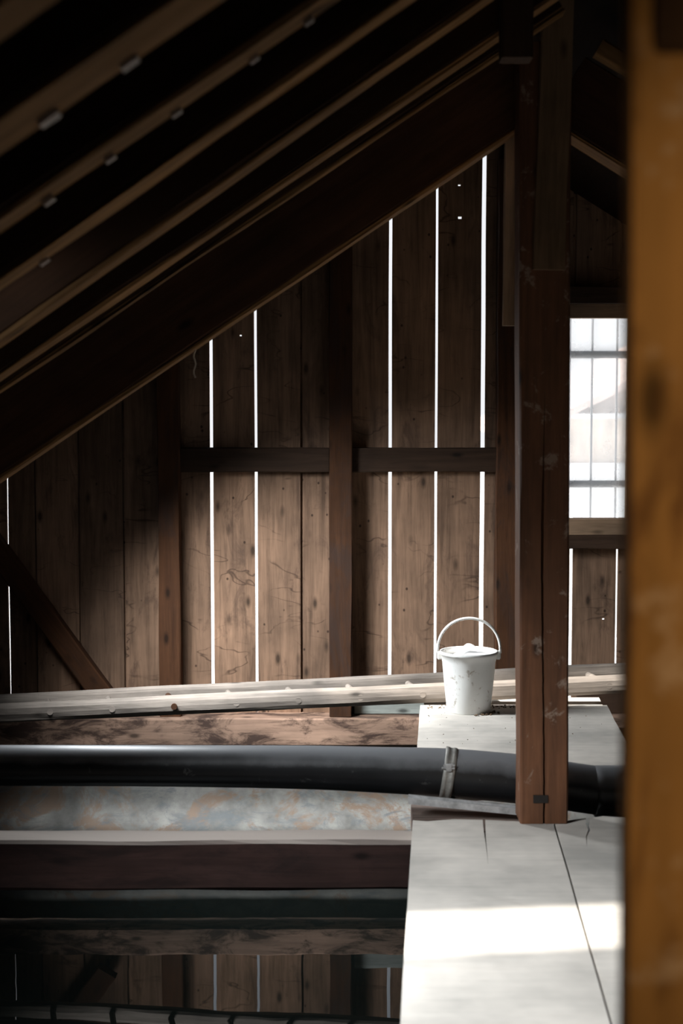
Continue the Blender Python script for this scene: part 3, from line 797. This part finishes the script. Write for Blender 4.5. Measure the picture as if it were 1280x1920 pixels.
for k in range(33):
    a = math.pi * k / 32
    hp.append(bc + Vector((-(rt + 0.011) * math.cos(a) * (1 + 0.03 * math.sin(a)), -0.012 * math.sin(a), hb - 0.012 + (ztop - hb + 0.012) * math.sin(a) ** 0.9)))
bm = bmesh.new(); tube(bm, hp, 0.0068, 12)
h_ = link_bm('bucket_handle', bm, M['bucket'], bucket, smooth=True)
# crumpled white sheet sticking out of the bucket
bm = bmesh.new()
N = 24; grid = []
for i in range(N):
    row = []
    for j in range(N):
        a, b_ = i / (N - 1) * 2 - 1, j / (N - 1) * 2 - 1
        rr_ = max(abs(a), abs(b_)); ang = math.atan2(b_, a)
        rad_ = rr_ * (rt - 0.016)
        x, y = rad_ * math.cos(ang), rad_ * math.sin(ang)
        z = hb - 0.030 + 0.055 * math.exp(-((x - 0.0) ** 2 + (y - 0.075) ** 2) / 0.0022) + 0.030 * max(0, x / rt) * (1 - rr_ ** 4) + 0.012 * noise.noise((x * 22, y * 22, 1)) - 0.03 * max(0, -x / rt)
        row.append(bm.verts.new((x, y, z)))
    grid.append(row)
for i in range(N - 1):
    for j in range(N - 1): bm.faces.new((grid[i][j], grid[i + 1][j], grid[i + 1][j + 1], grid[i][j + 1]))
r = bmesh.ops.extrude_face_region(bm, geom=bm.faces[:])
for v in r['geom']:
    if isinstance(v, bmesh.types.BMVert): v.co.z -= 0.006
o = link_bm('crumpled_sheet', bm, M['white'], None, Matrix.Translation(bc), smooth=True)
tag(o, 'crumpled bright white sheet bulging out of the top of the bucket', 'plastic sheet')
# dirt crumbs
bm = bmesh.new()
def crumb(x, y, z, s):
    r = bmesh.ops.create_icosphere(bm, subdivisions=1, radius=s)
    for v in r['verts']:
        v.co = Vector((v.co.x * random.uniform(.7, 1.6), v.co.y * random.uniform(.7, 1.3), v.co.z * 0.6)) + Vector((x, y, z + s * 0.75))
for k in range(46):
    q = G(random.uniform(884, 935), random.uniform(1333, 1342)); 
    if (q - bc).length < rb + 0.014: q = bc + (q - bc).normalized() * (rb + random.uniform(0.014, 0.026))
    if q.y > bc.y: continue
    crumb(q.x, q.y, 0, random.uniform(0.002, 0.007))
for k in range(120):
    q = G(random.uniform(800, 975), random.uniform(1323, 1329))
    if (q - bc).length > rb + 0.014: crumb(q.x, q.y, 0, random.uniform(0.0015, 0.005))
for k in range(40):
    q = G(random.uniform(800, 1130), random.uniform(1330, 1395))
    if (q - bc).length > rb + 0.01: crumb(q.x, q.y, 0, random.uniform(0.001, 0.003))
o = link_bm('dirt_crumbs', bm, M['dirt']); tag(o, 'brown dirt crumbs scattered on the walkway around the bucket', 'dirt', kind='stuff')

# ------------------------------------------------------------------ string hanging from the principal rafter
bm = bmesh.new()
sp_ = [P(365 + 2 * math.sin(k * 1.3), 645 + 6.2 * k, DT + 0.05) for k in range(11)]
tube(bm, sp_, 0.003, 6)
r = bmesh.ops.create_icosphere(bm, subdivisions=1, radius=0.004, matrix=Matrix.Translation(sp_[-1]))
o = link_bm('string', bm, M['string']); tag(o, 'short pale string hanging from the underside of the principal rafter', 'string')

# ------------------------------------------------------------------ foreground post
DG = 1.30
def fx(px, py): q = P(px, py, DG); return (q.x, q.z)
zbot = 0.002
ol = [(fx(1186, 0)[0] + 0.003, 2.30), fx(1187, 0), fx(1187, 500), fx(1184, 1000), fx(1180, 1500), fx(1178, 1920)]
x_bot = fx(1178, 1920)[0]
outline = ol + [(x_bot, zbot), (x_bot + 0.17, zbot), (fx(1187, 0)[0] + 0.175, fx(1226, 100)[1]), fx(1226, 100), fx(1222, 50), (fx(1219, 0)[0], 2.30)]
bm = bmesh.new()
base_z = (outline[0][1])
vs = [bm.verts.new((x, DG, z)) for x, z in outline]
f = bm.faces.new(vs); r = bmesh.ops.extrude_face_region(bm, geom=[f])
for v in r['geom']:
    if isinstance(v, bmesh.types.BMVert): v.co.y += 0.05
bmesh.ops.bevel(bm, geom=[e for e in bm.edges], offset=0.003, segments=2, affect='EDGES')
# turn the mesh so that local X runs along the grain
R = Matrix(((0, 0, 1), (0, 1, 0), (-1, 0, 0))).to_4x4()      # local = R @ world
bm.transform(R)
o = link_bm('foreground_post', bm, M['fore'], None, R.inverted())
tag(o, 'blurred orange-brown post close to the camera along the right edge', 'post')
q0, q1 = fx(1226, 100), fx(1420, -40)
o = beam('notched_timber', (q0[0] + 0.004, DG + 0.035, q0[1] + 0.062), (q0[0] + 0.26, DG + 0.035, q0[1] + 0.062), 0.05, 0.118, M['darkbeam'], seed=71)
tag(o, 'dark timber let into the notch at the top of the foreground post', 'beam')

# ------------------------------------------------------------------ outside
og = box('ground_outside', (-30, DW + 0.6, -1.4), (40, 60, -1.2), M['snow']); tag(og, kind='structure')
hs = empty('barn_outside', (2.5, 17, -1.2)); tag(hs, 'sunlit wooden building with a sloping roof seen through the barred window', 'building')
DH = 17.0
zb2 = Z(778, DH)
e0 = P(1060, 776, DH); 
xl_, xr_ = X(1015, DH), X(1900, DH)
sl_h = (Z(722, DH) - Z(776, DH)) / (X(1175, DH) - X(1065, DH))
rz = lambda x: Z(774, DH) + sl_h * (x - X(1065, DH))
bm = bmesh.new()
xp = (xl_ + xr_) / 2
vs = [bm.verts.new(p) for p in ((xl_, DH, -1.2), (xr_, DH, -1.2), (xr_, DH, rz(xl_)), (xp, DH, rz(xp)), (xl_, DH, rz(xl_)))]
f = bm.faces.new(vs); r = bmesh.ops.extrude_face_region(bm, geom=[f])
for v in r['geom']:
    if isinstance(v, bmesh.types.BMVert): v.co.y += 6
link_bm('facade', bm, M['siding'], hs)
for s in (1, -1):
    bm = bmesh.new()
    pts = [(xl_ - 0.3, rz(xl_ - 0.3)), (xp, rz(xp)), (xp, rz(xp) + 0.08), (xl_ - 0.3, rz(xl_ - 0.3) + 0.08)]
    if s < 0: pts = [(2 * xp - x, z) for x, z in pts]
    vs = [bm.verts.new((x, DH - 0.5, z)) for x, z in pts]
    f = bm.faces.new(vs); r = bmesh.ops.extrude_face_region(bm, geom=[f])
    for v in r['geom']:
        if isinstance(v, bmesh.types.BMVert): v.co.y += 7
    link_bm('roof_slab', bm, M['redroof'], hs)
box('balcony_band', (xl_, DH - 0.25, Z(784, DH)), (xr_, DH - 0.002, Z(775, DH)), M['paint'], hs)
box('plaster_wall', (xl_ - 0.02, DH - 0.04, -1.2), (xr_, DH - 0.001, Z(868, DH)), M['plaster'], hs)
bpy.context.view_layer.update()
